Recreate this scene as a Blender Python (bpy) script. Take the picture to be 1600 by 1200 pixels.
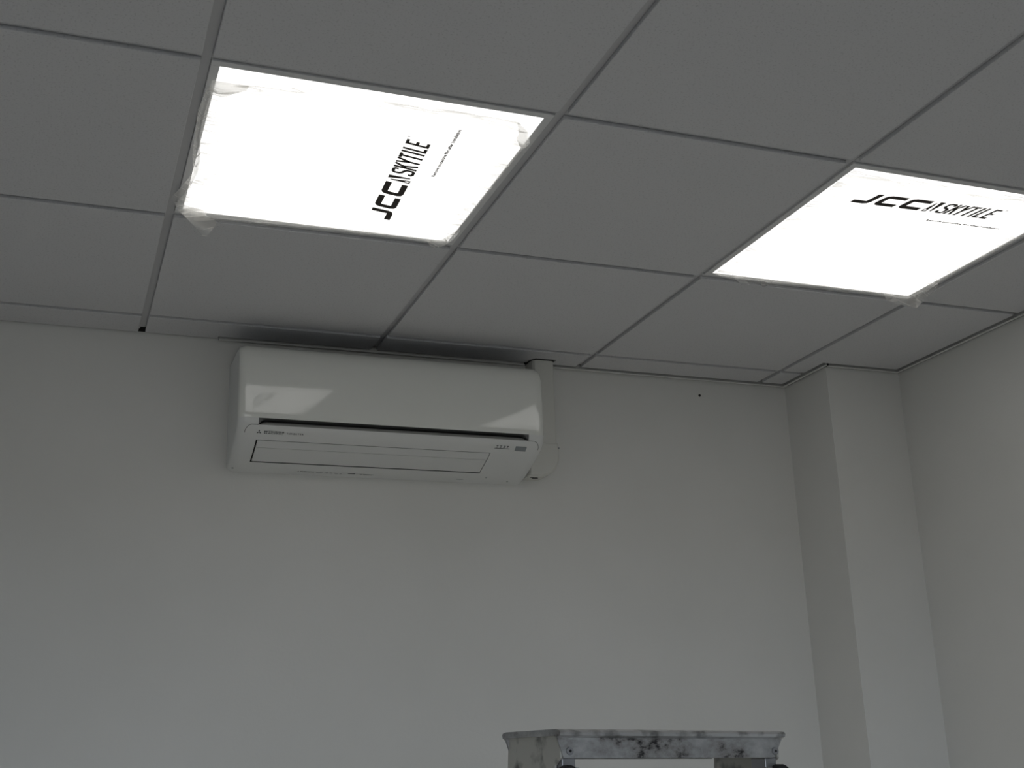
import bpy, bmesh, math, random
from mathutils import Vector, Matrix

random.seed(7)
for o in list(bpy.data.objects):
    bpy.data.objects.remove(o)
scene = bpy.context.scene
col = scene.collection

# ------------------------------------------------------------------ camera
H = 2.6                      # ceiling grid height above the floor (metres); plan units are metres, grid module 0.6
cam_d = bpy.data.cameras.new('camera')
cam_d.sensor_width = 36.0
cam_d.lens = 36.0 * 1894.8 / 1600.0
cam_d.clip_start = 0.02
cam = bpy.data.objects.new('camera', cam_d)
col.objects.link(cam)
RW = ((0.9364, 0.3434, -0.0727), (-0.3495, 0.8929, -0.2839), (-0.0326, 0.2912, 0.9561))   # columns: right, forward, up
right = Vector((RW[0][0], RW[1][0], RW[2][0])); fwd = Vector((RW[0][1], RW[1][1], RW[2][1])); up = Vector((RW[0][2], RW[1][2], RW[2][2]))
m = Matrix.Identity(4)
for i in range(3):
    m[i][0] = right[i]; m[i][1] = up[i]; m[i][2] = -fwd[i]
m = m.to_quaternion().to_matrix().to_4x4()
m.translation = Vector((-0.167, -1.7115, H - 1.0597))
cam.matrix_world = m
scene.camera = cam

# ------------------------------------------------------------------ world: overcast sky above, dim ground below the horizon
w = bpy.data.worlds.new('World'); scene.world = w; w.use_nodes = True
nt = w.node_tree; nt.nodes.clear()
out = nt.nodes.new('ShaderNodeOutputWorld'); bg = nt.nodes.new('ShaderNodeBackground')
tc = nt.nodes.new('ShaderNodeTexCoord'); sep = nt.nodes.new('ShaderNodeSeparateXYZ'); rmp = nt.nodes.new('ShaderNodeValToRGB')
nt.links.new(tc.outputs['Generated'], sep.inputs[0]); nt.links.new(sep.outputs['Z'], rmp.inputs[0])
rmp.color_ramp.elements[0].position = 0.0; rmp.color_ramp.elements[0].color = (0.20, 0.20, 0.19, 1)
rmp.color_ramp.elements[1].position = 0.02; rmp.color_ramp.elements[1].color = (0.84, 0.95, 1.09, 1)
nt.links.new(rmp.outputs[0], bg.inputs['Color']); bg.inputs['Strength'].default_value = 7.0
nt.links.new(bg.outputs[0], out.inputs[0])

vs = scene.view_settings
vs.view_transform = 'Standard'; vs.look = 'None'; vs.gamma = 1.0; vs.use_curve_mapping = False
vs.exposure = 0.0
PANEL_L = 1.45

# room extents (plan)
WY = 1.332                   # far wall plane
RX = 2.158                   # right wall plane
PX, PY = 1.902, 1.115        # pier in the corner: left face x, front face y
LX = -3.0                    # left wall
BY = -4.6                    # wall behind the camera

# low sun through that window: its patch lies on the floor below the frame
sl_ = bpy.data.lights.new('sun', 'SUN'); sl_.energy = 5.5; sl_.angle = 0.0093; sl_.color = (1.0, 0.95, 0.86)
so = bpy.data.objects.new('sun', sl_); col.objects.link(so); so.location = (0, BY - 3, 4)
so.rotation_euler = Vector((0.16, 1.0, -math.tan(math.radians(16.5)))).to_track_quat('-Z', 'Y').to_euler()

# daylight portal in the window of the wall behind the camera
WIN = (-1.5, 0.9, 0.9, 2.3)
pl = bpy.data.lights.new('window_portal', 'AREA'); pl.shape = 'RECTANGLE'
pl.size = WIN[1] - WIN[0]; pl.size_y = WIN[3] - WIN[2]; pl.cycles.is_portal = True
po = bpy.data.objects.new('window_portal', pl); col.objects.link(po)
po.location = ((WIN[0] + WIN[1]) / 2, BY - 0.02, (WIN[2] + WIN[3]) / 2); po.rotation_euler = (math.pi / 2, 0, 0)


# ------------------------------------------------------------------ materials
def new_mat(name, color=(0.8, 0.8, 0.8), rough=0.5, metal=0.0, spec=0.5):
    ma = bpy.data.materials.new(name); ma.use_nodes = True
    b = ma.node_tree.nodes['Principled BSDF']
    b.inputs['Base Color'].default_value = (*color, 1); b.inputs['Roughness'].default_value = rough
    b.inputs['Metallic'].default_value = metal; b.inputs['Specular IOR Level'].default_value = spec
    return ma


def node(ma, t, **kw):
    n = ma.node_tree.nodes.new(t)
    for k, v in kw.items():
        setattr(n, k, v)
    return n


def add_noise(ma, scale, c0, c1, lo=0.4, hi=0.6, bump=0.0, bump_scale=None, coord='Object', detail=4.0, dist=0.002):
    nt = ma.node_tree; b = nt.nodes['Principled BSDF']
    tc = node(ma, 'ShaderNodeTexCoord'); no = node(ma, 'ShaderNodeTexNoise')
    no.inputs['Scale'].default_value = scale; no.inputs['Detail'].default_value = detail
    nt.links.new(tc.outputs[coord], no.inputs['Vector'])
    r = node(ma, 'ShaderNodeValToRGB')
    r.color_ramp.elements[0].position = lo; r.color_ramp.elements[0].color = (*c0, 1)
    r.color_ramp.elements[1].position = hi; r.color_ramp.elements[1].color = (*c1, 1)
    nt.links.new(no.outputs['Fac'], r.inputs[0]); nt.links.new(r.outputs[0], b.inputs['Base Color'])
    if bump:
        n2 = node(ma, 'ShaderNodeTexNoise'); n2.inputs['Scale'].default_value = bump_scale or scale; n2.inputs['Detail'].default_value = 5
        nt.links.new(tc.outputs[coord], n2.inputs['Vector'])
        bp = node(ma, 'ShaderNodeBump'); bp.inputs['Strength'].default_value = bump; bp.inputs['Distance'].default_value = dist
        nt.links.new(n2.outputs['Fac'], bp.inputs['Height']); nt.links.new(bp.outputs[0], b.inputs['Normal'])
    return ma


M = {}
M['wall'] = add_noise(new_mat('wall_paint', rough=0.75, spec=0.3), 2.5, (0.70, 0.70, 0.675), (0.74, 0.738, 0.715), 0.3, 0.7, 0.25, 140, dist=0.001)
M['tile'] = add_noise(new_mat('mineral_tile', rough=0.95, spec=0.1), 260, (0.53, 0.53, 0.54), (0.625, 0.625, 0.635), 0.34, 0.43, 0.5, 220, dist=0.0012)
M['bar'] = new_mat('painted_steel_bar', (0.50, 0.50, 0.51), 0.45)
M['trim'] = new_mat('painted_trim', (0.68, 0.68, 0.66), 0.5)
M['frame'] = new_mat('lamp_frame_white', (0.70, 0.70, 0.70), 0.4)
M['void'] = new_mat('void_shade', (0.02, 0.02, 0.02), 0.9)  # near-black, paints in the darkness of the ceiling void and edge gaps
M['floor'] = add_noise(new_mat('floor_grey', rough=0.8), 30, (0.33, 0.325, 0.31), (0.39, 0.38, 0.365), 0.35, 0.65, 0.3, 60)
M['winframe'] = new_mat('window_frame_white', (0.8, 0.8, 0.8), 0.4)
M['ac_gloss'] = new_mat('ac_gloss_plastic', (0.80, 0.81, 0.77), 0.06, 0, 0.8)
M['ac_satin'] = new_mat('ac_satin_plastic', (0.71, 0.72, 0.71), 0.32, 0, 0.4)
M['ac_dark'] = new_mat('ac_dark_recess', (0.03, 0.03, 0.03), 0.6)
M['ac_slot'] = new_mat('ac_slot_grey', (0.38, 0.39, 0.37), 0.5)
M['ac_slot_in'] = new_mat('ac_slot_inner', (0.12, 0.12, 0.12), 0.5)
M['print'] = new_mat('print_dark_grey', (0.06, 0.065, 0.07), 0.6)
M['print_grey'] = new_mat('print_mid_grey', (0.24, 0.26, 0.27), 0.5)
M['print_icon'] = new_mat('print_icon_grey', (0.11, 0.12, 0.125), 0.5)
M['trunk'] = new_mat('trunking_pvc', (0.66, 0.66, 0.62), 0.5)
M['black'] = new_mat('black_plastic', (0.012, 0.012, 0.012), 0.45)
M['ink'] = new_mat('film_ink', (0.030, 0.020, 0.014), 0.6)
M['rubber'] = new_mat('rubber', (0.03, 0.03, 0.03), 0.8)
M['steel'] = new_mat('zinc_bolt', (0.35, 0.35, 0.36), 0.4, 0.8)

# diffuser: the lit face of the lamps
ma = bpy.data.materials.new('lamp_diffuser'); ma.use_nodes = True; ma.node_tree.nodes.clear()
e = node(ma, 'ShaderNodeEmission'); o_ = node(ma, 'ShaderNodeOutputMaterial')
e.inputs['Color'].default_value = (1.0, 0.985, 0.955, 1); e.inputs['Strength'].default_value = PANEL_L
ma.node_tree.links.new(e.outputs[0], o_.inputs[0]); M['diffuser'] = ma


def film_material():
    ma = bpy.data.materials.new('protective_film'); ma.use_nodes = True
    nt = ma.node_tree; nt.nodes.clear()
    L = nt.links.new
    o = node(ma, 'ShaderNodeOutputMaterial')
    tr = node(ma, 'ShaderNodeBsdfTransparent'); df = node(ma, 'ShaderNodeBsdfDiffuse'); tl = node(ma, 'ShaderNodeBsdfTranslucent'); gl = node(ma, 'ShaderNodeBsdfGlossy')
    df.inputs['Color'].default_value = (0.75, 0.74, 0.72, 1); tl.inputs['Color'].default_value = (0.88, 0.87, 0.84, 1)
    gl.inputs['Roughness'].default_value = 0.18
    m1 = node(ma, 'ShaderNodeMixShader'); m1.inputs[0].default_value = 0.6; L(df.outputs[0], m1.inputs[1]); L(tl.outputs[0], m1.inputs[2])
    m2 = node(ma, 'ShaderNodeMixShader'); m2.inputs[0].default_value = 0.25; L(m1.outputs[0], m2.inputs[1]); L(gl.outputs[0], m2.inputs[2])
    # opacity: thin haze + crease lines gathered near the edges (attribute "crease" is 1 at the edges of the sheet)
    at = node(ma, 'ShaderNodeAttribute'); at.attribute_name = 'crease'
    tcn = node(ma, 'ShaderNodeTexCoord')
    mp = node(ma, 'ShaderNodeMapping'); mp.inputs['Scale'].default_value = (1.6, 13.0, 3.0); mp.inputs['Rotation'].default_value = (0, 0, 0.12)
    L(tcn.outputs['Object'], mp.inputs[0])
    n1 = node(ma, 'ShaderNodeTexNoise'); n1.inputs['Scale'].default_value = 3.0; n1.inputs['Detail'].default_value = 1.2; n1.inputs['Distortion'].default_value = 0.7
    L(mp.outputs[0], n1.inputs['Vector'])
    s = node(ma, 'ShaderNodeMath', operation='SUBTRACT'); s.inputs[1].default_value = 0.5; L(n1.outputs['Fac'], s.inputs[0])
    a = node(ma, 'ShaderNodeMath', operation='ABSOLUTE'); L(s.outputs[0], a.inputs[0])
    r = node(ma, 'ShaderNodeMapRange'); r.inputs['From Min'].default_value = 0.0; r.inputs['From Max'].default_value = 0.030; r.inputs['To Min'].default_value = 1.0; r.inputs['To Max'].default_value = 0.0
    L(a.outputs[0], r.inputs['Value'])
    mu = node(ma, 'ShaderNodeMath', operation='MULTIPLY'); L(r.outputs[0], mu.inputs[0]); L(at.outputs['Fac'], mu.inputs[1])
    m3 = node(ma, 'ShaderNodeMath', operation='MULTIPLY_ADD'); m3.inputs[1].default_value = 0.62; m3.inputs[2].default_value = 0.04; L(mu.outputs[0], m3.inputs[0])
    m4 = node(ma, 'ShaderNodeMath', operation='MULTIPLY_ADD'); m4.inputs[1].default_value = 0.26; L(at.outputs['Fac'], m4.inputs[0]); L(m3.outputs[0], m4.inputs[2])
    mx = node(ma, 'ShaderNodeMixShader'); L(m4.outputs[0], mx.inputs[0]); L(tr.outputs[0], mx.inputs[1]); L(m2.outputs[0], mx.inputs[2])
    L(mx.outputs[0], o.inputs[0])
    return ma


M['film'] = film_material()


def aluminium():
    ma = new_mat('worn_aluminium', (0.5, 0.5, 0.5), 0.42, 0.55)
    nt = ma.node_tree; b = nt.nodes['Principled BSDF']; L = nt.links.new
    tcn = node(ma, 'ShaderNodeTexCoord')
    n1 = node(ma, 'ShaderNodeTexNoise'); n1.inputs['Scale'].default_value = 22; n1.inputs['Detail'].default_value = 6; n1.inputs['Roughness'].default_value = 0.7
    mp = node(ma, 'ShaderNodeMapping'); mp.inputs['Scale'].default_value = (1, 1, 1.6)
    L(tcn.outputs['Object'], mp.inputs[0]); L(mp.outputs[0], n1.inputs['Vector'])
    r1 = node(ma, 'ShaderNodeValToRGB')
    els = r1.color_ramp.elements
    els[0].position = 0.36; els[0].color = (0.035, 0.033, 0.034, 1)
    els[1].position = 0.43; els[1].color = (0.30, 0.29, 0.28, 1)
    e2 = els.new(0.55); e2.color = (0.42, 0.42, 0.42, 1)
    e3 = els.new(0.72); e3.color = (0.55, 0.55, 0.54, 1)
    L(n1.outputs['Fac'], r1.inputs[0]); L(r1.outputs[0], b.inputs['Base Color'])
    rr = node(ma, 'ShaderNodeMapRange'); rr.inputs['To Min'].default_value = 0.7; rr.inputs['To Max'].default_value = 0.3
    L(n1.outputs['Fac'], rr.inputs['Value']); L(rr.outputs[0], b.inputs['Roughness'])
    bp = node(ma, 'ShaderNodeBump'); bp.inputs['Strength'].default_value = 0.25; bp.inputs['Distance'].default_value = 0.001
    L(n1.outputs['Fac'], bp.inputs['Height']); L(bp.outputs[0], b.inputs['Normal'])
    return ma


M['alu'] = aluminium()
M['alu_plate'] = add_noise(new_mat('dull_aluminium', rough=0.6, metal=0.1), 30, (0.16, 0.155, 0.14), (0.56, 0.55, 0.50), 0.30, 0.46, 0.2, 60, detail=6)
M['alu_lip'] = add_noise(new_mat('lip_highlight_aluminium', rough=0.33, metal=0.85), 40, (0.30, 0.30, 0.30), (0.72, 0.72, 0.72), 0.32, 0.5)  # cleaner lip metal, toned brighter to put in the top-edge highlight


# ------------------------------------------------------------------ mesh helpers
class MB:
    def __init__(self):
        self.v = []; self.f = []; self.mi = []

    def add(self, verts, faces, mi=0):
        k = len(self.v); self.v += [tuple(p) for p in verts]
        for f in faces:
            self.f.append([i + k for i in f]); self.mi.append(mi)

    def box(self, x0, x1, y0, y1, z0, z1, mi=0):
        self.add([(x0, y0, z0), (x1, y0, z0), (x1, y1, z0), (x0, y1, z0), (x0, y0, z1), (x1, y0, z1), (x1, y1, z1), (x0, y1, z1)],
                 [(3, 2, 1, 0), (4, 5, 6, 7), (0, 1, 5, 4), (1, 2, 6, 5), (2, 3, 7, 6), (3, 0, 4, 7)], mi)

    def prism(self, poly, z0, z1, mi=0, fn=None):
        n = len(poly)
        fn = fn or (lambda x, y, z: (x, y, z))
        vs = [fn(x, y, z0) for x, y in poly] + [fn(x, y, z1) for x, y in poly]
        self.add(vs, [list(range(n))[::-1], list(range(n, 2 * n))] + [(i, (i + 1) % n, n + (i + 1) % n, n + i) for i in range(n)], mi)

    def bar(self, p, q, w, d, up=(0, 0, 1), mi=0):
        p = Vector(p); q = Vector(q); t = (q - p).normalized(); s = t.cross(Vector(up)).normalized(); u = s.cross(t)
        vs = []
        for c in (p, q):
            for a, b in ((-1, -1), (1, -1), (1, 1), (-1, 1)):
                vs.append(c + s * a * w / 2 + u * b * d / 2)
        self.add(vs, [(3, 2, 1, 0), (4, 5, 6, 7), (0, 1, 5, 4), (1, 2, 6, 5), (2, 3, 7, 6), (3, 0, 4, 7)], mi)

    def tube(self, pts, r, n=8, mi=0):
        pts = [Vector(p) for p in pts]; k0 = len(self.v)
        for i, p in enumerate(pts):
            t = (pts[min(i + 1, len(pts) - 1)] - pts[max(i - 1, 0)]).normalized()
            a = t.orthogonal().normalized() if abs(t.z) > 0.9 else t.cross(Vector((0, 0, 1))).normalized()
            b = t.cross(a)
            for j in range(n):
                th = 2 * math.pi * j / n
                self.v.append(tuple(p + a * r * math.cos(th) + b * r * math.sin(th)))
        for i in range(len(pts) - 1):
            for j in range(n):
                self.f.append([k0 + i * n + j, k0 + i * n + (j + 1) % n, k0 + (i + 1) * n + (j + 1) % n, k0 + (i + 1) * n + j]); self.mi.append(mi)
        self.f.append([k0 + j for j in range(n)][::-1]); self.mi.append(mi)
        self.f.append([k0 + (len(pts) - 1) * n + j for j in range(n)]); self.mi.append(mi)

    def mesh(self, name, mats, smooth=False):
        me = bpy.data.meshes.new(name)
        me.from_pydata(self.v, [], self.f)
        for ma in (mats if isinstance(mats, (list, tuple)) else [mats]):
            me.materials.append(ma)
        for p, mi in zip(me.polygons, self.mi):
            p.material_index = mi
        bm = bmesh.new(); bm.from_mesh(me); bmesh.ops.recalc_face_normals(bm, faces=bm.faces); bm.to_mesh(me); bm.free()
        if smooth:
            me.shade_smooth()
            me.set_sharp_from_angle(angle=math.radians(smooth if smooth is not True else 35))
        return me

    def build(self, name, mats, parent=None, smooth=False, bevel=0.0, loc=None):
        ob = bpy.data.objects.new(name, self.mesh(name, mats, smooth)); col.objects.link(ob)
        if parent:
            ob.parent = parent
        if loc:
            ob.location = loc
        if bevel:
            md = ob.modifiers.new('bevel', 'BEVEL'); md.width = bevel; md.segments = 2; md.limit_method = 'ANGLE'
        return ob


def empty(name, loc, rz=0.0):
    ob = bpy.data.objects.new(name, None); col.objects.link(ob); ob.location = loc; ob.rotation_euler = (0, 0, rz); ob.empty_display_size = 0.1
    return ob


def tag(o, label, cat, group=None):
    o['label'] = label; o['category'] = cat
    if group:
        o['group'] = group
    return o


def struct(o, label, cat='structure'):
    o['kind'] = 'structure'; o['label'] = label; o['category'] = cat
    return o


def text_verts(body, width, height, bold=0.0):
    """flat letters as (verts2d, faces), fitted in width x height with the origin at the lower left"""
    cu = bpy.data.curves.new('letters', 'FONT'); cu.body = body; cu.resolution_u = 2; cu.offset = bold
    ob = bpy.data.objects.new('letters', cu); col.objects.link(ob)
    dg = bpy.context.evaluated_depsgraph_get(); dg.update()
    me = bpy.data.meshes.new_from_object(ob.evaluated_get(dg))
    vs = [(v.co.x, v.co.y) for v in me.vertices]; fs = [list(p.vertices) for p in me.polygons]
    bpy.data.objects.remove(ob); bpy.data.meshes.remove(me); bpy.data.curves.remove(cu)
    x0 = min(v[0] for v in vs); x1 = max(v[0] for v in vs); y0 = min(v[1] for v in vs); y1 = max(v[1] for v in vs)
    return [((x - x0) / (x1 - x0) * width, (y - y0) / (y1 - y0) * height) for x, y in vs], fs


# ------------------------------------------------------------------ the room
TOPZ = H + 0.30
mb = MB(); mb.box(LX - 0.15, RX + 0.15, BY - 0.15, WY + 0.15, -0.12, 0)
struct(mb.build('floor', M['floor']), 'plain grey floor of the room', 'floor')
mb = MB(); mb.box(LX - 0.15, RX + 0.15, WY, WY + 0.15, 0, TOPZ)
wall_far = struct(mb.build('wall_far', M['wall']), 'plain off-white plastered wall behind the air conditioner', 'wall')
mb = MB(); mb.box(RX, RX + 0.15, BY, WY, 0, TOPZ)
struct(mb.build('wall_right', M['wall']), 'off-white wall at the right edge beside the corner pier', 'wall')
mb = MB(); mb.box(LX - 0.15, LX, BY, WY, 0, TOPZ)
struct(mb.build('wall_left', M['wall']), 'off-white wall on the left of the room', 'wall')
# pier
mb = MB(); mb.box(PX, RX, PY, WY, 0, TOPZ)
struct(mb.build('wall_pier', M['wall']), 'boxed-out white pier filling the corner between the two walls', 'wall')
# wall behind the camera with the window opening
x0, x1, z0, z1 = WIN
mb = MB()
mb.box(LX, x0, BY - 0.15, BY, 0, TOPZ); mb.box(x1, RX, BY - 0.15, BY, 0, TOPZ)
mb.box(x0, x1, BY - 0.15, BY, 0, z0); mb.box(x0, x1, BY - 0.15, BY, z1, TOPZ)
struct(mb.build('wall_near', M['wall']), 'off-white wall with a wide window behind the camera', 'wall')
win = empty('window_1', ((x0 + x1) / 2, BY - 0.07, z0)); struct(win, 'wide white framed window behind the camera', 'window')
wx = (x1 - x0) / 2
mb = MB()
mb.box(-wx, wx, -0.03, 0.03, 0, 0.06); mb.box(-wx, wx, -0.03, 0.03, z1 - z0 - 0.06, z1 - z0)
mb.box(-wx, -wx + 0.06, -0.03, 0.03, 0.06, z1 - z0 - 0.06); mb.box(wx - 0.06, wx, -0.03, 0.03, 0.06, z1 - z0 - 0.06)
for k in (-1, 1):
    mb.box(k * wx / 3 - 0.03, k * wx / 3 + 0.03, -0.03, 0.03, 0.06, z1 - z0 - 0.06)
mb.build('window_frame', M['winframe'], win)
mb = MB(); mb.tube([(0, 0.0, 0), (0, -0.0014, 0)], 0.004, 10)
hole = mb.build('screw_hole', M['black'], wall_far, loc=(1.601, WY, H - 0.0576))

# ceiling: soffit slab, tiles, grid bars
mb = MB(); mb.box(LX - 0.15, RX + 0.15, BY - 0.15, WY + 0.15, TOPZ, TOPZ + 0.15)
ceiling = struct(mb.build('ceiling', M['void']), 'suspended ceiling of square white mineral tiles in a metal grid', 'ceiling')
ceiling_parent = ceiling
G = 0.0085                   # half the joint between two tile faces
DROP = 0.008                 # tile faces hang below the bars
GAPW = 0.0225                 # tile edge to wall
LIT = {(0, 0), (2, 0)}     # grid cells that hold lamps
TR = (1.041, 1.114, 1.268)   # hole for the trunking: x0, x1, y0
rect_cache = {}


def tile_poly(poly, name='ceiling_tile', lip=None):
    mb = MB(); mb.prism(poly, H - DROP, H + 0.001)
    if lip:
        mb.box(lip[0], lip[1], lip[2], lip[3], H + 0.001, H + 0.014)
    return mb.build(name, M['tile'], ceiling_parent, bevel=0.0012)


for i in range(-5, 4):
    for j in range(-8, 3):
        if (i, j) in LIT:
            continue
        x0 = i * 0.6 + G; x1 = i * 0.6 + 0.6 - G; y0 = j * 0.6 + G; y1 = j * 0.6 + 0.6 - G
        lx0, lx1, ly0, ly1 = x0 - 0.004, x1 + 0.004, y0 - 0.004, y1 + 0.004
        gw = GAPW if i >= 0 else 0.007
        if i == -5:
            x0 = lx0 = LX + 0.005
        if i == 3:
            x1 = lx1 = RX - GAPW
        if j == -8:
            y0 = ly0 = BY + 0.005
        if j == 2:
            y1 = ly1 = WY - gw
        lip = (lx0, lx1, ly0, ly1)
        poly = [(x0, y0), (x1, y0), (x1, y1), (x0, y1)]
        if (i, j) == (3, 2):
            x1 = PX - GAPW; poly = [(x0, y0), (x1, y0), (x1, y1), (x0, y1)]; lip = (lx0, x1, ly0, y1)
        elif (i, j) == (3, 1):
            px, py = PX - GAPW, PY - GAPW
            poly = [(x0, y0), (x1, y0), (x1, py), (px, py), (px, y1), (x0, y1)]; lip = (lx0, px, ly0, ly1)
        elif (i, j) == (1, 2):
            a, b, c = TR
            poly = [(x0, y0), (x1, y0), (x1, y1), (b, y1), (b, c), (a + 0.012, c), (a, c + 0.02), (a, y1), (x0, y1)]; lip = (lx0, lx1, ly0, c - 0.004)
        elif (i, j) == (0, 2):
            poly = [(x0, y0), (x1, y0), (x1, y1), (0.19, y1), (0.188, WY - 0.007), (x0, WY - 0.007)]; lip = (lx0, lx1, ly0, y1)
        if len(poly) == 4 and i in range(-4, 3) and j in range(-7, 2):
            # alike whole tiles share one mesh
            ob_me = rect_cache.get('whole')
            if ob_me is None:
                mb = MB(); h = 0.3 - G
                mb.box(-h, h, -h, h, -DROP, 0.001); mb.box(-h - 0.004, h + 0.004, -h - 0.004, h + 0.004, 0.001, 0.014)
                ob_me = rect_cache['whole'] = mb.mesh('ceiling_tile', M['tile'])
            ob = bpy.data.objects.new('ceiling_tile', ob_me); col.objects.link(ob); ob.parent = ceiling
            ob.location = (i * 0.6 + 0.3, j * 0.6 + 0.3, H)
            md = ob.modifiers.new('bevel', 'BEVEL'); md.width = 0.0012; md.segments = 2; md.limit_method = 'ANGLE'
        else:
            tile_poly(poly, lip=lip)
# grid bars: long runners in y, short cross bars in x
for i in range(-4, 4):
    mb = MB(); x = i * 0.6
    mb.box(x - 0.0075, x + 0.0075, BY + 0.01, WY - 0.026, H, H + 0.0009); mb.box(x - 0.001, x + 0.001, BY + 0.01, WY - 0.026, H + 0.0009, H + 0.038)
    mb.build('grid_bar', M['bar'], ceiling)
for j in range(-7, 3):
    for i in range(-5, 4):
        x0 = max(i * 0.6, LX) + 0.0078; x1 = min(i * 0.6 + 0.6 - 0.0078, RX - 0.01)
        if j == 2 and i == 3:
            x1 = PX - 0.01
        y = j * 0.6
        mb = MB(); mb.box(x0, x1, y - 0.0075, y + 0.0075, H - 0.0003, H + 0.0006); mb.box(x0, x1, y - 0.001, y + 0.001, H + 0.0006, H + 0.030)
        mb.build('cross_bar', M['bar'], ceiling)


# edge trims: a thin painted flange a little off the wall, with a black strip behind it that paints in the gap's shade
def trim(n, x0, x1, y0, y1, side, label, flange=True):
    """side: direction from the wall into the room, 'y' for -y, 'x' for -x; (x1 or y1) is the wall face"""
    def bx(mb, a, b, z0, z1):
        if side == 'y':
            mb.box(x0, x1, y1 - b, y1 - a, z0, z1)
        else:
            mb.box(x1 - b, x1 - a, y0, y1, z0, z1)
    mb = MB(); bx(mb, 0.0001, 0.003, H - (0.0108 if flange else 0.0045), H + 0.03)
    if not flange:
        return struct(mb.build('trim_%d' % n, M['void']), label, 'trim')  # no flange here, only the black strip painted as the joint's shade
    m2 = MB(); bx(m2, 0.007, 0.0165, H - 0.0132, H - 0.0116); bx(m2, 0.007, 0.0082, H - 0.0116, H + 0.02)
    t = struct(m2.build('trim_%d' % n, M['trim']), label, 'trim')
    sg = mb.build('gap_shade_strip', M['void'], t); sg['label'] = 'black strip painted as the shade behind the trim'


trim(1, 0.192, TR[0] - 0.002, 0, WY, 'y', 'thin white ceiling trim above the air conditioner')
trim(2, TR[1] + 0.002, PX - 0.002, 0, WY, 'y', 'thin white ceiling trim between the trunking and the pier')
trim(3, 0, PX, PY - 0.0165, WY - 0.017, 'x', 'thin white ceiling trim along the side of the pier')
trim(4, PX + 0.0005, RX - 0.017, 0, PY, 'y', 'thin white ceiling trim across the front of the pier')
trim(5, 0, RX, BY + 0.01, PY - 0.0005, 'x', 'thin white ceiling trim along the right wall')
trim(6, LX + 0.01, 0.190, 0, WY, 'y', 'narrow black strip painted as shade between the ceiling and the far wall at the left', False)


# ------------------------------------------------------------------ ceiling lamps
def stroke_poly(pts, th):
    """polyline with square corners -> outline polygon of constant thickness (open ends)"""
    L = []; Rr = []
    n = len(pts)
    for k in range(n):
        p = Vector(pts[k])
        d0 = (Vector(pts[k]) - Vector(pts[k - 1])).normalized() if k > 0 else None
        d1 = (Vector(pts[k + 1]) - Vector(pts[k])).normalized() if k < n - 1 else None
        if d0 is None: d0 = d1
        if d1 is None: d1 = d0
        n0 = Vector((-d0.y, d0.x)); n1 = Vector((-d1.y, d1.x)); b = (n0 + n1).normalized(); s = (th / 2) / max(0.3, b.dot(n0))
        L.append(p + b * s); Rr.append(p - b * s)
    return [tuple(q) for q in L] + [tuple(q) for q in reversed(Rr)]


def logo_quads():
    """the printed mark on the film: list of polygons in (t, h), t along the reading direction, h up"""
    P = []
    hh = 0.046; T = 0.0125; t2 = T / 2

    def stroke(pts, th):
        o = stroke_poly(pts, th); n = len(pts)
        for k in range(n - 1):
            P.append([o[k], o[k + 1], o[2 * n - 2 - k], o[2 * n - 1 - k]])
    r = 0.006
    stroke([(0.0, t2), (0.0345 - r, t2), (0.0345 - r * 0.3, t2 + r * 0.3), (0.0345, t2 + r), (0.0345, hh)], T)
    for a, b in ((0.051, 0.101), (0.110, 0.161)):
        stroke([(b, hh - t2), (a + t2 + r, hh - t2), (a + t2 + r * 0.3, hh - t2 - r * 0.3), (a + t2, hh - t2 - r), (a + t2, t2 + r), (a + t2 + r * 0.3, t2 + r * 0.3), (a + t2 + r, t2), (b, t2)], T)
    # the beam mark: two opposed wedges
    P.append([(0.1765, hh), (0.1885, hh), (0.1925, 0.003), (0.1890, 0.003)])
    P.append([(0.1705, hh - 0.006), (0.1735, hh - 0.006), (0.1805, 0.010), (0.1715, 0.010)])
    P.append([(0.170, 0.0), (0.182, 0.0), (0.1815, 0.003), (0.1705, 0.003)]); P.append([(0.170, 0.003), (0.1735, 0.003), (0.1730, 0.010), (0.1705, 0.010)]); P.append([(0.1785, 0.003), (0.182, 0.003), (0.180, 0.010), (0.1770, 0.010)])
    s = 0.0062; q = s / 2
    # S
    stroke([(0.219, hh - 0.012), (0.219, hh - 0.006), (0.216, hh - q), (0.207, hh - q), (0.2035, hh - 0.006), (0.2035, hh - 0.016), (0.2065, 0.0255), (0.2160, 0.0205), (0.219, 0.016), (0.219, 0.006), (0.216, q), (0.207, q), (0.2035, 0.006), (0.2035, 0.012)], s)
    # K
    stroke([(0.227, 0), (0.227, hh)], s); stroke([(0.230, 0.022), (0.2395, hh)], s); stroke([(0.2325, 0.027), (0.2405, 0)], s)
    # Y
    stroke([(0.2455, hh), (0.2525, 0.021)], s); stroke([(0.2600, hh), (0.2525, 0.021)], s); stroke([(0.2525, 0.023), (0.2525, 0)], s)
    # T
    stroke([(0.2635, hh - q), (0.2800, hh - q)], s); stroke([(0.2718, hh - s), (0.2718, 0)], s)
    # I
    stroke([(0.2880, 0), (0.2880, hh)], s)
    # L
    stroke([(0.2990, hh), (0.2990, 0)], s); stroke([(0.3014, q), (0.3110, q)], s)
    # E
    stroke([(0.3185, hh), (0.3185, 0)], s); stroke([(0.3209, q), (0.3320, q)], s); stroke([(0.3209, 0.0235), (0.3300, 0.0235)], s); stroke([(0.3209, hh - q), (0.3320, hh - q)], s)
    # trade mark
    stroke([(0.3385, hh + 0.001), (0.3425, hh + 0.001)], 0.0012); stroke([(0.3405, hh), (0.3405, hh - 0.004)], 0.0012)
    return [[(t + 0.25 * h, h) for t, h in p] for p in P]


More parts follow.
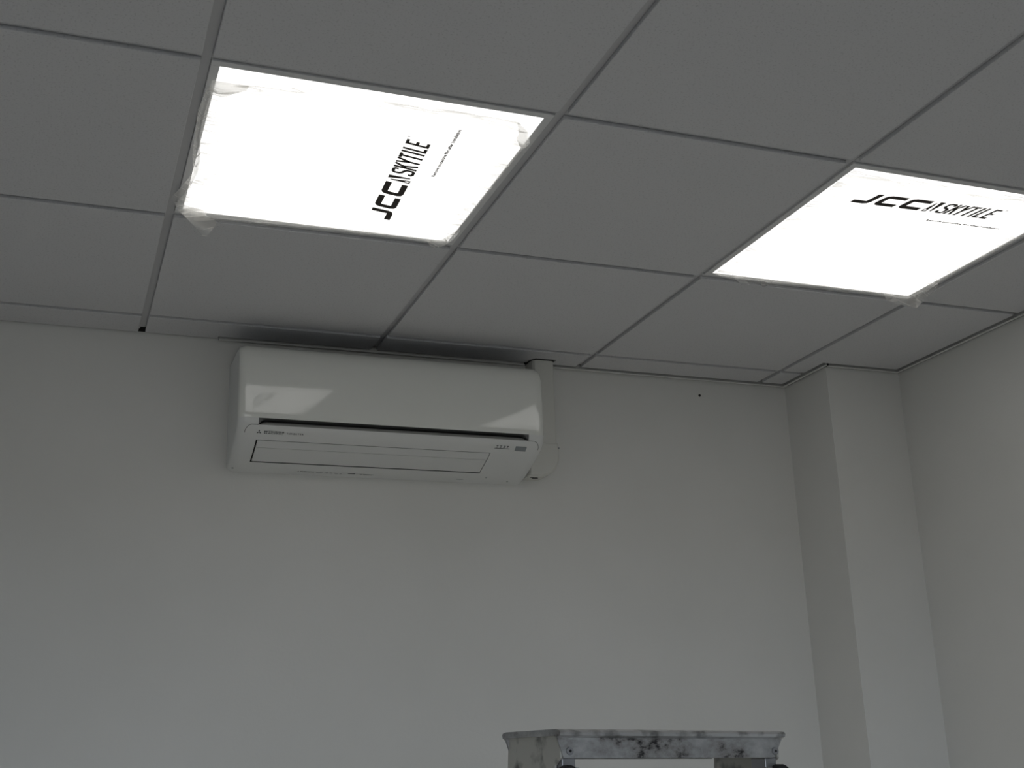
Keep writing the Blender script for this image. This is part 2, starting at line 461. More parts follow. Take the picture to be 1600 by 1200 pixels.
LOGO = logo_quads()
NOTICE = text_verts('Remove protective film after installation', 0.187, 0.0090, 0.040)


def coons(top, right, bottom, left, n=44, seed=1, amp=0.0018, crease_w=0.10):
    """sheet through four edge polylines (x, y, z); top & bottom run left to right, left & right run top to bottom"""
    def sample(pl, u):
        ds = [0]
        for a, b in zip(pl, pl[1:]):
            ds.append(ds[-1] + (Vector(b) - Vector(a)).length)
        d = u * ds[-1]
        for k in range(len(pl) - 1):
            if d <= ds[k + 1] or k == len(pl) - 2:
                f = (d - ds[k]) / max(1e-9, ds[k + 1] - ds[k]); return Vector(pl[k]).lerp(Vector(pl[k + 1]), min(1, f))
    rnd = random.Random(seed)
    waves = [(rnd.uniform(5, 26), rnd.uniform(5, 26), rnd.uniform(0, 6.28)) for _ in range(7)]
    vs = []; cr = []
    for jj in range(n + 1):
        v = jj / n
        for ii in range(n + 1):
            u = ii / n
            a = sample(top, u) * (1 - v) + sample(bottom, u) * v
            b = sample(left, v) * (1 - u) + sample(right, v) * u
            c = Vector(top[0]) * (1 - u) * (1 - v) + Vector(top[-1]) * u * (1 - v) + Vector(bottom[0]) * (1 - u) * v + Vector(bottom[-1]) * u * v
            p = a + b - c
            e = min(u, 1 - u, v, 1 - v)
            k = max(0.0, 1 - e / crease_w)
            wv = sum(math.sin(x * u * 3 + y * v * 3 + ph) for x, y, ph in waves) / 7
            p.z -= amp * (0.25 + k) * (0.6 + wv) * 0.6
            vs.append(p)
            k2 = max(0.0, 1 - e / 0.26) ** 1.3
            cr.append(0.55 * k + 0.45 * k2)
    fs = [[jj * (n + 1) + ii, jj * (n + 1) + ii + 1, (jj + 1) * (n + 1) + ii + 1, (jj + 1) * (n + 1) + ii] for jj in range(n) for ii in range(n)]
    return vs, fs, cr


def lamp(i, j, label, film=None, text=None, group='lit square ceiling lamps'):
    cx, cy = i * 0.6 + 0.3, j * 0.6 + 0.3
    t = tag(empty('ceiling_lamp', (cx, cy, H)), label, 'lamp', group)
    a, b = 0.277, 0.2915
    z0, z1 = -0.0042, 0.012
    mb = MB()
    mb.box(-b, b, -b, -a, z0, z1); mb.box(-b, b, a, b, z0, z1); mb.box(-b, -a, -a, a, z0, z1); mb.box(a, b, -a, a, z0, z1)
    fr = mb.build('frame', M['frame'], t, bevel=0.0008); fr['label'] = 'slim white frame'
    mb = MB(); mb.box(-a, a, -a, a, -0.0030, 0.010)
    df = mb.build('diffuser', M['diffuser'], t); df['label'] = 'glowing white diffuser'
    if film:
        edges, flaps, seed = film
        off = Vector((cx, cy, 0))
        ed = [[(Vector(p) - off) for p in e] for e in edges]
        vs, fs, cr = coons(*ed, seed=seed)
        for fl in flaps:
            k = len(vs); n = len(fl[0])
            for row in fl:
                vs += [Vector(p) - off for p in row]; cr += [1.9] * n
            for r_ in range(len(fl) - 1):
                for c in range(n - 1):
                    fs.append([k + r_ * n + c, k + r_ * n + c + 1, k + (r_ + 1) * n + c + 1, k + (r_ + 1) * n + c])
        me = bpy.data.meshes.new('protective_film'); me.from_pydata([tuple(v) for v in vs], [], fs); me.materials.append(M['film'])
        at = me.attributes.new('crease', 'FLOAT', 'POINT')
        for k, c in enumerate(cr):
            at.data[k].value = c
        me.shade_smooth()
        fo = bpy.data.objects.new('protective_film', me); col.objects.link(fo); fo.parent = t
        fo['label'] = 'loose crinkled clear plastic film'
        if text:
            org, rd, upv = [Vector(q) for q in text]
            fn = lambda t_, h_, z: tuple(Vector((org.x - cx, org.y - cy, z)) + Vector((rd.x, rd.y, 0)) * t_ + Vector((upv.x, upv.y, 0)) * h_)
            mb = MB()
            for p in LOGO:
                mb.prism(p, -0.0078, -0.0075, fn=fn)
            lg = mb.build('printed_logo', M['ink'], fo); lg['label'] = 'bold black printed logo lettering'
            mb = MB()
            mb.add([fn(x + 0.212, y - 0.041, -0.0078) for x, y in NOTICE[0]], NOTICE[1])
            ng = mb.build('printed_notice', M['ink'], fo); ng['label'] = 'line of small black print'
    return t


def rot2(v, a):
    return (v[0] * math.cos(a) - v[1] * math.sin(a), v[0] * math.sin(a) + v[1] * math.cos(a))


fz = -0.0060
F1 = ([
    [(0.016, 0.062, fz), (0.034, 0.055, fz - .004), (0.06, 0.063, fz), (0.10, 0.058, fz), (0.16, 0.045, fz), (0.30, 0.043, fz), (0.42, 0.040, fz), (0.53, 0.036, fz)],
    [(0.53, 0.036, fz), (0.560, 0.062, fz - .004), (0.580, 0.118, fz - .003), (0.579, 0.16, fz), (0.578, 0.30, fz), (0.577, 0.46, fz), (0.568, 0.575, fz - .003)],
    [(0.03, 0.572, fz), (0.09, 0.592, fz - .004), (0.2, 0.594, fz - .002), (0.33, 0.592, fz), (0.45, 0.583, fz), (0.568, 0.575, fz - .003)],
    [(0.016, 0.062, fz), (0.0145, 0.15, fz - .006), (0.0215, 0.31, fz - .006), (0.036, 0.39, fz - .006), (0.018, 0.47, fz - .004), (0.002, 0.535, fz - .006), (0.03, 0.572, fz)]],
    [
    # lower left corner hanging as a twisted tongue
    [[(0.001, 0.525, -0.010), (0.030, 0.545, -0.008), (0.062, 0.560, -0.006)],
     [(0.010, 0.548, -0.016), (0.036, 0.566, -0.016), (0.070, 0.575, -0.010)],
     [(0.032, 0.575, -0.022), (0.055, 0.583, -0.020), (0.088, 0.588, -0.012)],
     [(0.052, 0.600, -0.028), (0.066, 0.600, -0.030), (0.092, 0.592, -0.018)],
     [(0.068, 0.626, -0.034), (0.073, 0.627, -0.033), (0.078, 0.622, -0.034)]],
    # curled lower right corner
    [[(0.577, 0.500, -0.006), (0.571, 0.530, -0.006), (0.560, 0.565, -0.006), (0.530, 0.580, -0.006)],
     [(0.5795, 0.500, -0.012), (0.577, 0.535, -0.014), (0.566, 0.572, -0.016), (0.540, 0.590, -0.012)],
     [(0.576, 0.515, -0.016), (0.573, 0.540, -0.018), (0.560, 0.578, -0.019), (0.548, 0.592, -0.014)]],
    # left edge standing off as a narrow ribbon
    [[(0.0110, 0.090, -0.007), (0.0045, 0.150, -0.014), (0.0080, 0.230, -0.018), (0.0130, 0.310, -0.018), (0.0230, 0.385, -0.014), (0.0090, 0.450, -0.012), (-0.0070, 0.520, -0.010)],
     [(0.0150, 0.090, -0.012), (0.0105, 0.150, -0.022), (0.0125, 0.230, -0.026), (0.0200, 0.310, -0.024), (0.0270, 0.385, -0.020), (0.0170, 0.450, -0.016), (0.0010, 0.520, -0.014)],
     [(0.0200, 0.092, -0.008), (0.0170, 0.155, -0.014), (0.0180, 0.230, -0.016), (0.0270, 0.310, -0.014), (0.0320, 0.385, -0.011), (0.0250, 0.450, -0.010), (0.0110, 0.520, -0.010)]],
    # tuft at the upper left
    [[(0.016, 0.062, -0.008), (0.013, 0.075, -0.012), (0.012, 0.09, -0.010)], [(0.034, 0.055, -0.012), (0.030, 0.075, -0.020), (0.026, 0.10, -0.010)], [(0.075, 0.064, -0.007), (0.072, 0.072, -0.011), (0.05, 0.10, -0.007)]],
    # fold at the upper right
    [[(0.535, 0.045, -0.007), (0.562, 0.064, -0.010), (0.582, 0.105, -0.010)], [(0.548, 0.072, -0.014), (0.566, 0.090, -0.018), (0.580, 0.118, -0.012)], [(0.553, 0.098, -0.009), (0.563, 0.112, -0.010), (0.575, 0.135, -0.008)]],
    ], 3)
tilt = math.radians(2.1)
T1 = ((0.4265, 0.4985), rot2((0, -1), tilt), rot2((-1, 0), tilt))
# reading along -y with letter tops towards -x; the print rises slightly along its run
T1 = ((0.4265, 0.4985, 0), (-math.sin(tilt), -math.cos(tilt), 0), (-math.cos(tilt), math.sin(tilt), 0))
F2 = ([
    [(1.222, 0.028, fz), (1.30, 0.030, fz), (1.42, 0.027, fz), (1.52, 0.033, fz - .002), (1.64, 0.028, fz), (1.778, 0.026, fz)],
    [(1.778, 0.026, fz), (1.782, 0.2, fz), (1.780, 0.4, fz), (1.790, 0.52, fz - .004), (1.795, 0.58, fz - .006)],
    [(1.226, 0.574, fz), (1.30, 0.592, fz - .003), (1.36, 0.597, fz - .004), (1.5, 0.590, fz), (1.66, 0.588, fz), (1.795, 0.58, fz - .006)],
    [(1.222, 0.028, fz), (1.224, 0.2, fz), (1.222, 0.4, fz), (1.226, 0.574, fz)]],
    [
    [[(1.70, 0.573, -0.006), (1.745, 0.576, -0.007), (1.777, 0.570, -0.007), (1.786, 0.520, -0.007), (1.784, 0.470, -0.006)],
     [(1.712, 0.582, -0.016), (1.752, 0.585, -0.020), (1.787, 0.574, -0.018), (1.789, 0.530, -0.015), (1.784, 0.478, -0.012)],
     [(1.722, 0.588, -0.018), (1.766, 0.590, -0.024), (1.805, 0.584, -0.030), (1.797, 0.538, -0.022), (1.790, 0.485, -0.014)]],
    [[(1.270, 0.568, -0.006), (1.285, 0.570, -0.006), (1.30, 0.57, -0.006)], [(1.292, 0.585, -0.012), (1.300, 0.586, -0.013), (1.315, 0.583, -0.010)], [(1.312, 0.598, -0.016), (1.320, 0.600, -0.016), (1.335, 0.596, -0.012)]],
    [[(1.345, 0.576, -0.006), (1.36, 0.577, -0.006), (1.375, 0.578, -0.006)], [(1.362, 0.592, -0.010), (1.370, 0.594, -0.012), (1.385, 0.592, -0.008)], [(1.372, 0.602, -0.012), (1.376, 0.604, -0.012), (1.38, 0.602, -0.012)]],
    ], 9)
T2 = ((1.2990, 0.1490, 0), (math.cos(tilt), -math.sin(tilt), 0), (-math.sin(tilt), -math.cos(tilt), 0))
lamp(0, 0, 'glowing square ceiling lamp left of centre, its plastic film hanging loose at the corners', F1, T1)
lamp(2, 0, 'glowing square ceiling lamp at the right edge, print running along its top', F2, T2)

# ------------------------------------------------------------------ air conditioner
PROF = [(0, -.068), (.13, -.068), (.150, -.0695), (.163, -.0745), (.173, -.083), (.1805, -.094), (.1865, -.112), (.1878, -.15), (.1877, -.20), (.1872, -.25), (.1868, -.258), (.1855, -.2625),     # 0..11 front panel
        (.1850, -.268), (.1842, -.2725), (.1830, -.2760), (.1815, -.2790),        # 12..15 slot
        (.1785, -.284), (.1735, -.2905), (.1665, -.2962), (.1570, -.3022), (.1470, -.3080),   # 16..20 deck
        (.1450, -.3092), (.1200, -.3200), (.0900, -.3315), (.0590, -.3420),    # 21..24 vane recess
        (.0570, -.3427), (.0300, -.3505), (.0120, -.3545), (.0040, -.3565), (0.0, -.3570)]     # 25..29
AX0, AX1 = 0.2235, 1.0205


def ac_point(x, k, mode):
    """mode: set of collapsed/open features at this x; returns profile point k"""
    d, z = PROF[k]
    if 12 <= k <= 14 and mode.get('slot', 0) > 0:
        ztop = mode['slot']                      # 0..1: how far up the slot is open
        if k == 12:
            f = ztop; d = .1855 * f + .1815 * (1 - f) - 0.003; z = -.2628 * f - .2790 * (1 - f)
        elif k == 13:
            d = .158; z = -.2635 * ztop - .279 * (1 - ztop)
        else:
            d = .1735; z = -.2704 * ztop - .279 * (1 - ztop)
    if mode.get('vane') and 21 <= k <= 24:
        n = 0.010
        d -= n * 0.40 + (0.0 if 21 < k < 24 else 0); z += n * 0.92
        d = min(max(d, 0.050), 0.1445)
    return d, z


def inset(pts, o):
    if o <= 0:
        return pts
    outp = []
    n = len(pts)
    for k, (d, z) in enumerate(pts):
        a = Vector(pts[max(k - 1, 0)]); b = Vector(pts[min(k + 1, n - 1)]); t = (b - a).normalized(); nn = Vector((t.y, -t.x))
        # inward normal of the clockwise outline
        p = Vector((d, z)) + nn * o
        outp.append((max(p.x, 0.0), p.y))
    outp[0] = (0.0, pts[0][1] - o); outp[-1] = (0.0, pts[-1][1] + o)
    return outp


R_ = 0.025
st = []
for a in range(0, 6):
    th = math.pi / 2 * a / 5
    st.append((AX0 + R_ * (1 - math.cos(th)), R_ * 0.5 * (1 - math.sin(th)), {}))
st += [(0.26, 0, {}), (0.2735, 0, {}), (0.2737, 0, {'slot': 0.05, 'vane': 1}), (0.279, 0, {'slot': 0.45, 'vane': 1}), (0.285, 0, {'slot': 0.82, 'vane': 1}), (0.292, 0, {'slot': 1.0, 'vane': 1}),
       (0.40, 0, {'slot': 1.0, 'vane': 1}), (0.60, 0, {'slot': 1.0, 'vane': 1}), (0.80, 0, {'slot': 1.0, 'vane': 1}), (0.8803, 0, {'slot': 1.0, 'vane': 1}), (0.8805, 0, {'slot': 1.0}),
       (0.957, 0, {'slot': 1.0}), (0.964, 0, {'slot': 0.82}), (0.970, 0, {'slot': 0.45}), (0.9748, 0, {'slot': 0.05}), (0.9752, 0, {}), (0.99, 0, {})]
for a in range(5, -1, -1):
    st.append((AX1 - R_ * (1 - math.cos(math.pi / 2 * a / 5)), R_ * 0.5 * (1 - math.sin(math.pi / 2 * a / 5)), {}))
ACX, ACZ = (AX0 + AX1) / 2, -0.357
ac = tag(empty('air_conditioner', (ACX, WY, H + ACZ)), 'white wall-mounted split air conditioner with a glossy front panel high on the wall', 'air conditioner')


def acl(x, d, z):             # grid coords -> local of the unit
    return (x - ACX, -d, z - ACZ)


rings = []
for x, o, mode in st:
    rings.append((x, inset([ac_point(x, k, mode) for k in range(len(PROF))], o)))
NP = len(PROF)
mbp = MB(); mbc = MB()
allv = [acl(x, d, z) for x, ring in rings for d, z in ring]


def loft(lo, hi, mat_of, caps=False, back=False):
    mb = MB(); used = {}

    def vid(r, k):
        key = (r, k)
        if key not in used:
            used[key] = len(mb.v); mb.v.append(allv[r * NP + k])
        return used[key]
    for r in range(len(rings) - 1):
        for k in range(lo, hi):
            mb.f.append([vid(r, k), vid(r, k + 1), vid(r + 1, k + 1), vid(r + 1, k)]); mb.mi.append(mat_of(r, k))
    if caps:
        for r in (0, len(rings) - 1):
            mb.f.append([vid(r, k) for k in range(NP)]); mb.mi.append(0)
    if back:
        for r in range(len(rings) - 1):
            mb.f.append([vid(r, 0), vid(r, NP - 1), vid(r + 1, NP - 1), vid(r + 1, 0)]); mb.mi.append(0)
    return mb


def cm(r, k):
    x = (rings[r][0] + rings[r + 1][0]) / 2
    if 11 <= k <= 14 and 0.2736 < x < 0.975:
        return 2 if k == 14 else 3
    if 20 <= k <= 24 and 0.27355 < x < 0.8804:
        return 1
    return 0


fp = loft(1, 11, lambda r, k: 0).build('front_panel', M['ac_gloss'], ac, smooth=30); fp['label'] = 'glossy white front panel'
cs = loft(11, NP - 1, cm, caps=True, back=True).build('casing', [M['ac_satin'], M['ac_dark'], M['ac_slot'], M['ac_slot_in']], ac, smooth=30)

# open air intake on the top: dark filter bed with white slats across it
ig = loft(0, 1, lambda r, k: 0).build('intake_grille', M['ac_dark'], ac); ig['label'] = 'dark open air intake on top'
for k in range(26):
    xx = AX0 + 0.03 + (AX1 - AX0 - 0.06) * k / 25
    mb = MB(); a = acl(xx, 0.015, -.0685); b = acl(xx, 0.125, -.0685)
    mb.box(a[0] - 0.0012, a[0] + 0.0012, b[1], a[1], a[2] - 0.003, a[2] + 0.0012)
    sl1 = mb.build('intake_slat', M['ac_satin'], ig)

# arclength along the underside for prints and vanes (index 15 -> 29)
def prof_s(s, off=0.0, k0=11):
    """point and outward normal at arclength s from PROF[k0] downwards"""
    acc = 0
    for k in range(k0, NP - 1):
        a = Vector(PROF[k]); b = Vector(PROF[k + 1]); l = (b - a).length
        if acc + l >= s or k == NP - 2:
            f = min(1.0, (s - acc) / l); t = (b - a).normalized(); nn = Vector((-t.y, t.x)); p = a.lerp(b, f) + nn * off
            return p.x, p.y
        acc += l


def s_of(dz):                 # arclength of the profile point with the given z
    acc = 0
    for k in range(11, NP - 1):
        a = Vector(PROF[k]); b = Vector(PROF[k + 1])
        if b.y <= dz <= a.y:
            return acc + (b - a).length * (a.y - dz) / max(1e-9, a.y - b.y)
        acc += (b - a).length
    return acc


def surf_sheet(x0, x1, s0, s1, off_out, off_in, mb, nx=1, ns=6, skew=0.0):
    """a thin slab following the underside"""
    for lay, off in ((0, off_out), (1, off_in)):
        pass
    k = len(mb.v)
    for off in (off_out, off_in):
        for a in range(ns + 1):
            s = s0 + (s1 - s0) * a / ns; d, z = prof_s(s, off)
            sk = skew * (a / ns)
            mb.v.append(acl(x0 + sk, d, z)); mb.v.append(acl(x1 + sk, d, z))
    n = 2 * (ns + 1)
    fs = []
    for a in range(ns):
        fs.append([k + 2 * a, k + 2 * a + 1, k + 2 * a + 3, k + 2 * a + 2]); fs.append([k + n + 2 * a + 2, k + n + 2 * a + 3, k + n + 2 * a + 1, k + n + 2 * a])
        fs.append([k + 2 * a, k + 2 * a + 2, k + n + 2 * a + 2, k + n + 2 * a]); fs.append([k + 2 * a + 1, k + n + 2 * a + 1, k + n + 2 * a + 3, k + 2 * a + 3])
    fs.append([k, k + n, k + n + 1, k + 1]); fs.append([k + n - 2, k + n - 1, k + 2 * n - 1, k + 2 * n - 2])
    mb.f += fs; mb.mi += [0] * len(fs)


sv0, svm, sv1 = s_of(-.3094), s_of(-.3205), s_of(-.3418)
mb = MB(); surf_sheet(0.2775, 0.8785, sv0 - 0.0008, svm - 0.0007, 0.0, -0.003, mb); mb.build('vane', M['ac_satin'], ac)
mb = MB(); surf_sheet(0.2775, 0.8782, svm + 0.0007, sv1 - 0.0014, 0.0, -0.003, mb); mb.build('vane', M['ac_satin'], ac)


def surf_print(name, items, mat, label=None):
    """items: list of (verts2d, faces, x0, s0): flat shapes with y up, wrapped on the underside at x0, s0 (baseline)"""
    mb = MB()
    for vs, fs, x0, s0 in items:
        pts = []
        for x, y in vs:
            d, z = prof_s(s0 - y, 0.0005); pts.append(acl(x0 + x, d, z))
        mb.add(pts, fs)
    ob = mb.build(name, mat, ac)
    if label:
        ob['label'] = label
    return ob


def rect2(x0, x1, y0, y1):
    return [(x0, y0), (x1, y0), (x1, y1), (x0, y1)], [(0, 1, 2, 3)]


def diamonds(sz):
    vs = []; fs = []
    for a in (90, 210, 330):
        t = math.radians(a); u = Vector((math.cos(t), math.sin(t))); n = Vector((-u.y, u.x)); k = len(vs)
        vs += [(0, 0), tuple(u * sz * 0.5 - n * sz * 0.29), tuple(u * sz), tuple(u * sz * 0.5 + n * sz * 0.29)]; fs.append((k, k + 1, k + 2, k + 3))
    return [(x + sz, y + sz * 0.5) for x, y in vs], fs


sl = s_of(-.2962)
ta = text_verts('MITSUBISHI', 0.048, 0.0044, 0.03); tb = text_verts('ELECTRIC', 0.046, 0.0036, 0.03); tcv = text_verts('I N V E R T E R', 0.040, 0.0050, 0.03)
surf_print('brand_print', [(*diamonds(0.0068), 0.2702, sl), (*ta, 0.2895, sl - 0.0040), (*tb, 0.2895, sl + 0.0006), (*tcv, 0.3455, sl - 0.0008)], M['print'], 'small dark logo and lettering')
# indicator icons with a bar below, receiver window
si = s_of(-.2990)
items = [(*rect2(0, 0.0405, 0, 0.0022), 0.886, si)]
for k, xx in enumerate((0.8885, 0.8985, 0.9085)):
    items.append(([(0, 0.0105), (0.0072, 0.0105), (0.0036, 0.0068)], [(0, 1, 2)], xx, si)); items.append((*rect2(0.001, 0.0052, 0.0036, 0.0058), xx, si))
items.append(([(0.0045 * math.cos(a) * 0.6 + 0.003, 0.0045 * math.sin(a) * 0.6 + 0.0085) for a in [k * math.pi / 4 for k in range(8)]], [tuple(range(8))], 0.918, si)); items.append((*rect2(0.0024, 0.0036, 0.0035, 0.006), 0.918, si))
surf_print('indicator_icons', items, M['print_icon'], 'row of tiny grey indicator symbols')
mb = MB(); surf_sheet(0.9430, 0.9735, s_of(-.2925), s_of(-.3018), 0.0006, -0.001, mb)
ob = mb.build('receiver_window', M['print_grey'], ac); ob['label'] = 'grey infrared receiver window'
# line of small print along the bottom edge
sb = s_of(-.3528)
te = text_verts('MITSUBISHI ELECTRIC', 0.036, 0.0048, 0.03)
surf_print('rating_print', [(*diamonds(0.0035), 0.3985, sb), (*te, 0.407, sb)], M['print'], 'small dark print along the bottom edge')
surf_print('rating_mark', [(*rect2(0, 0.019, 0, 0.0045), 0.531, sb - 0.001)], M['print'])
for xx, l in ((0.447, 0.018), (0.472, 0.008), (0.483, 0.006), (0.495, 0.010), (0.508, 0.007), (0.562, 0.007), (0.571, 0.028), (0.825, 0.022)):
    surf_print('rating_mark', [(*rect2(0, l, 0.0015, 0.0034), xx, sb)], M['print_grey'])
    surf_print('rating_mark', [(*rect2(0, l * 0.8, -0.0016, -0.0002), xx + 0.002, sb)], M['print_grey'])
# seam lines where the lower deck meets the casing
def seam(xs):
    mb = MB(); pts = []
    for x, s in xs:
        d, z = prof_s(s, -0.0001); pts.append(acl(x, d, z))
    mb.tube(pts, 0.0006, 6)
    return mb.build('seam', M['ac_dark'], ac)


def arc_pts(xc, sc, rx, rs, a0, a1, n=8):
    return [(xc + rx * math.cos(a0 + (a1 - a0) * k / n), sc - rs * math.sin(a0 + (a1 - a0) * k / n)) for k in range(n + 1)]


s15 = s_of(-.2790)
seam([(0.2735, s15)] + arc_pts(0.259, s15 + 0.024, 0.0165, 0.024, math.pi / 2, math.pi, 8))
seam([(0.9752, s15)] + arc_pts(0.9895, s15 + 0.026, 0.0175, 0.026, math.pi / 2, 0, 8))
# clips on the bottom edge
for xx, zz in ((0.2345, -.3525), (0.904, -.3490), (0.970, -.3530)):
    mb = MB(); surf_sheet(xx, xx + 0.0045, s_of(zz) - 0.0015, s_of(zz) + 0.001, 0.0006, -0.001, mb, ns=2); mb.build('clip', M['print_grey'], ac)

# ------------------------------------------------------------------ pipe trunking beside the unit
tk = tag(empty('pipe_trunking', (1.08, WY, H - 0.343)), 'white pipe trunking running from behind the air conditioner up into the ceiling', 'trunking')


def tkl(x, d, z):
    return (x - 1.08, -d, z + 0.343)


prof_t = [(1.045, 0.0), (1.045, 0.044), (1.047, 0.051), (1.052, 0.0565), (1.060, 0.059), (1.100, 0.059), (1.1055, 0.057), (1.1085, 0.053), (1.1095, 0.046), (1.1095, 0.0)]
mb = MB(); mb.prism(prof_t, -0.262, 0.06, fn=lambda x, d, z: tkl(x, d, z)); mb.build('straight_cover', M['trunk'], tk, smooth=25)
collar = [(1.0425, 0.0), (1.0425, 0.045), (1.045, 0.053), (1.051, 0.0592), (1.059, 0.062), (1.101, 0.062), (1.1075, 0.0595), (1.1112, 0.054), (1.1122, 0.046), (1.1122, 0.0)]  # black collar added to draw the dark gap round the trunking
mb = MB(); mb.prism(collar, -0.0098, 0.01, fn=lambda x, d, z: tkl(x, d, z)); ob = mb.build('gap_collar', M['black'], tk); ob['label'] = 'black collar standing in for the dark gap at the ceiling'
# flat bend: a quarter turn to the left, ending behind the unit
outl = [(1.042, -0.245), (1.1125, -0.245), (1.1150, -0.262)]
for k in range(9):
    a = math.pi / 2 * k / 8
    outl.append((1.1150 - 0.062 + 0.062 * math.cos(a), -0.282 - 0.061 * math.sin(a)))
outl += [(1.0225, -0.343), (1.0225, -0.270), (1.035, -0.265), (1.042, -0.258)]
mb = MB()
mb.prism(outl, 0.0, 0.056, fn=lambda x, z, d: tkl(x, d, z))
cxm, czm = 1.06, -0.30
mb.prism([(max(1.0225, cxm + (x - cxm) * 0.92), czm + (z - czm) * 0.92) for x, z in outl], 0.056, 0.0625, fn=lambda x, z, d: tkl(x, d, z))
eb = mb.build('elbow_cover', M['trunk'], tk, bevel=0.004)
mb = MB(); mb.tube([tkl(1.1105, 0.0625, -0.262), tkl(1.1105, 0.0640, -0.262)], 0.0022, 8); mb.build('screw', M['print_grey'], tk)
# dark notch on the underside where the cable enters
mb = MB(); mb.tube([tkl(1.048, 0.035, -0.3415), tkl(1.048, 0.035, -0.3440)], 0.0085, 12); mb.tube([tkl(1.036, 0.042, -0.3415), tkl(1.036, 0.042, -0.3438)], 0.005, 10)
mb.build('cable_entry', M['black'], tk)

# ------------------------------------------------------------------ step ladder
lad = tag(empty('step_ladder', (0.572 - 0.0068, -0.3103 + 0.07, 0), math.radians(5.714)), 'worn aluminium step ladder, only its scratched top showing at the bottom edge', 'ladder')
LT = 1.5600; LW = 0.1637; LDp = 0.143; y0 = -LDp / 2


def lz(x):                    # the top leans a little to the right
    return LT - 0.0287 * x


# top tread: sheet bent down at front and back with rolled lips
mb = MB()
secs = []
pr = [(y0 - 0.006, -0.006), (y0 - 0.0075, -0.0025), (y0 - 0.0055, 0.0), (y0 + 0.004, 0.0015), (-y0 - 0.004, 0.0015), (-y0 + 0.0055, 0.0), (-y0 + 0.0075, -0.0025), (-y0 + 0.006, -0.006), (-y0 - 0.001, -0.0085), (-y0 - 0.001, -0.0315), (-y0 - 0.0035, -0.0315), (-y0 - 0.0035, -0.006), (y0 + 0.0035, -0.006), (y0 + 0.0035, -0.0315), (y0 + 0.001, -0.0315), (y0 + 0.001, -0.0085)]
lipm = [1] * 8 + [0] * 3 + [0] + [0] * 3 + [1]
xs = [-LW - 0.002, -LW + 0.01, -0.08, 0.0, 0.08, LW - 0.012, LW - 0.004, LW + 0.002]
k0 = len(mb.v)
for x in xs:
    for yy, zz in pr:
        ex = 1.0
        if zz < -0.009 and x > LW - 0.006:
            xx = LW - 0.012
        elif zz < -0.009 and x < -LW + 0.006:
            xx = -LW + 0.006
        else:
            xx = x
        mb.v.append((xx, yy, lz(xx) + zz))
n = len(pr)
for a in range(len(xs) - 1):
    for b in range(n):
        mb.f.append([a * n + b, a * n + (b + 1) % n, (a + 1) * n + (b + 1) % n, (a + 1) * n + b]); mb.mi.append(lipm[b])
mb.f.append(list(range(n))[::-1]); mb.mi.append(0); mb.f.append([(len(xs) - 1) * n + b for b in range(n)]); mb.mi.append(0)
tp = mb.build('top_tread', [M['alu'], M['alu_lip']], lad, smooth=40); tp['label'] = 'scuffed aluminium top tread with rolled edges'
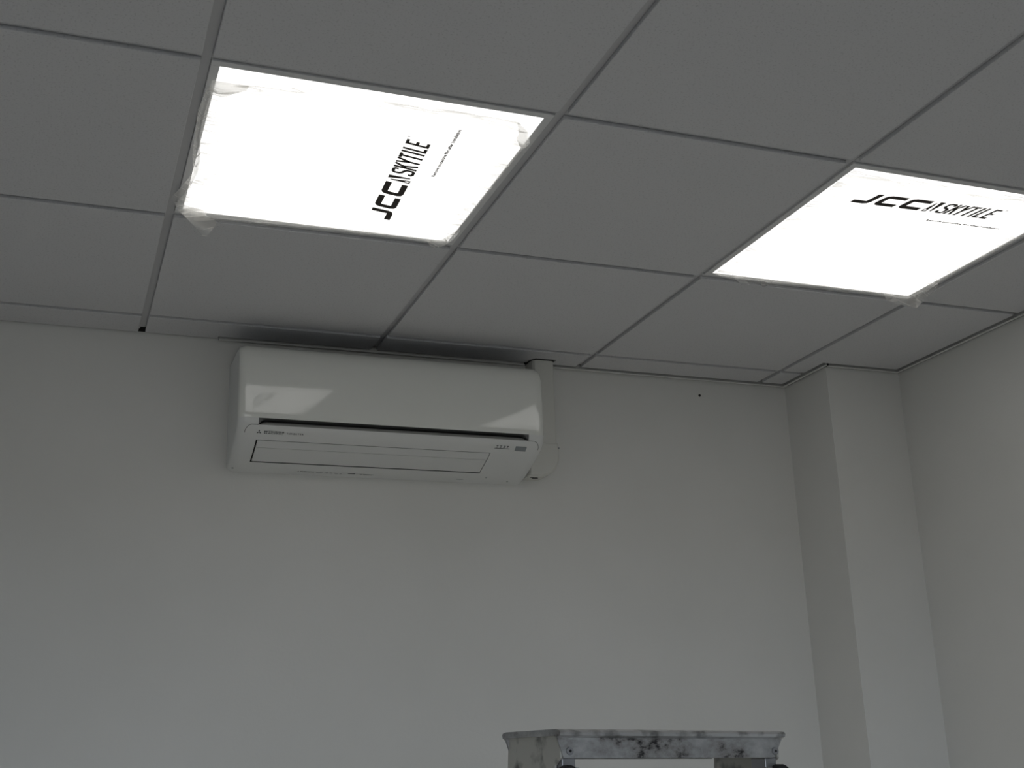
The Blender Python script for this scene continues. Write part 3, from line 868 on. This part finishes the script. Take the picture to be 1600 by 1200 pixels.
# end plates closing the tread at both ends
for s in (-1, 1):
    x = s * (LW - 0.004); zt = lz(x)
    mb = MB()
    poly = [(y0 + 0.002, zt - 0.004), (-y0 - 0.002, zt - 0.004), (-y0 + 0.012, zt - 0.10), (-y0 + 0.012, zt - 0.16), (y0 + 0.03, zt - 0.16), (y0 + 0.018, zt - 0.04), (y0 + 0.004, zt - 0.032)]
    mb.prism(poly, x - 0.0015, x + 0.0015, fn=lambda a, b, c: (c, a, b))
    mb.build('end_plate', M['alu_plate'], lad, bevel=0.0006)
    # rivet bolts on the front lip
    mb = MB(); xr = s * (LW - 0.011) if s > 0 else -LW + 0.014
    zc = lz(xr) - 0.0235
    mb.tube([(xr, y0 + 0.001, zc), (xr, y0 - 0.0015, zc)], 0.0048, 14); mb.build('bolt', M['steel'], lad, bevel=0.0004)
    mb = MB(); mb.tube([(xr, y0 - 0.0015, zc), (xr, y0 - 0.0018, zc)], 0.0018, 8); mb.build('bolt_socket', M['black'], lad)
    # dark pivot block under the front lip, with a round black pivot cap
    mb = MB(); xb0 = s * (LW - 0.006); xb1 = s * (LW - 0.024)
    mb.box(min(xb0, xb1), max(xb0, xb1), y0 + 0.006, y0 + 0.036, zt - 0.075, zt - 0.0315); mb.build('pivot_bracket', M['steel'], lad, bevel=0.001)
    mb = MB(); xk = s * (LW - 0.010) if s < 0 else LW - 0.006
    mb.tube([(xk, y0 + 0.008, zt - 0.053), (xk, y0 - 0.006, zt - 0.053)], 0.0135, 18); mb.build('pivot_cap', M['black'], lad, bevel=0.002)
    mb = MB(); mb.tube([(xk, y0 - 0.006, zt - 0.053), (xk, y0 - 0.0075, zt - 0.053)], 0.0045, 10); mb.build('pivot_bolt', M['steel'], lad)
    # front stile, rear leg, feet
    mb = MB(); f0 = (s * (LW - 0.018), y0 + 0.03, zt - 0.05); f1 = (s * 0.235, y0 - 0.42, 0.02)
    mb.bar(f0, f1, 0.022, 0.055, (0, 1, 0)); mb.build('front_stile', M['alu'], lad, bevel=0.002)
    mb = MB(); mb.box(f1[0] - 0.016, f1[0] + 0.016, f1[1] - 0.034, f1[1] + 0.034, 0.0, 0.05); mb.build('foot', M['rubber'], lad, bevel=0.003)
    mb = MB(); r0 = (s * (LW - 0.018), -y0 - 0.02, zt - 0.05); r1 = (s * 0.225, -y0 + 0.46, 0.02)
    mb.bar(r0, r1, 0.020, 0.032, (0, 1, 0)); mb.build('rear_leg', M['alu'], lad, bevel=0.002)
    mb = MB(); mb.box(r1[0] - 0.014, r1[0] + 0.014, r1[1] - 0.024, r1[1] + 0.024, 0.0, 0.05); mb.build('foot', M['rubber'], lad, bevel=0.003)
for k in range(1, 6):
    f = k / 6.0
    z = (LT - 0.05) * (1 - f) + 0.02 * f; yc = (y0 + 0.03) * (1 - f) + (y0 - 0.42) * f; hw = (LW - 0.018) * (1 - f) + 0.235 * f - 0.011
    mb = MB(); mb.box(-hw, hw, yc - 0.04, yc + 0.04, z - 0.022, z); mb.build('tread', M['alu'], lad, bevel=0.003)
for f in (0.35, 0.8):
    z = (LT - 0.05) * (1 - f) + 0.02 * f; yc = (-y0 - 0.02) * (1 - f) + (-y0 + 0.46) * f; hw = (LW - 0.018) * (1 - f) + 0.225 * f - 0.009
    mb = MB(); mb.bar((-hw, yc, z), (hw, yc, z), 0.03, 0.012); mb.build('rear_brace', M['alu'], lad)
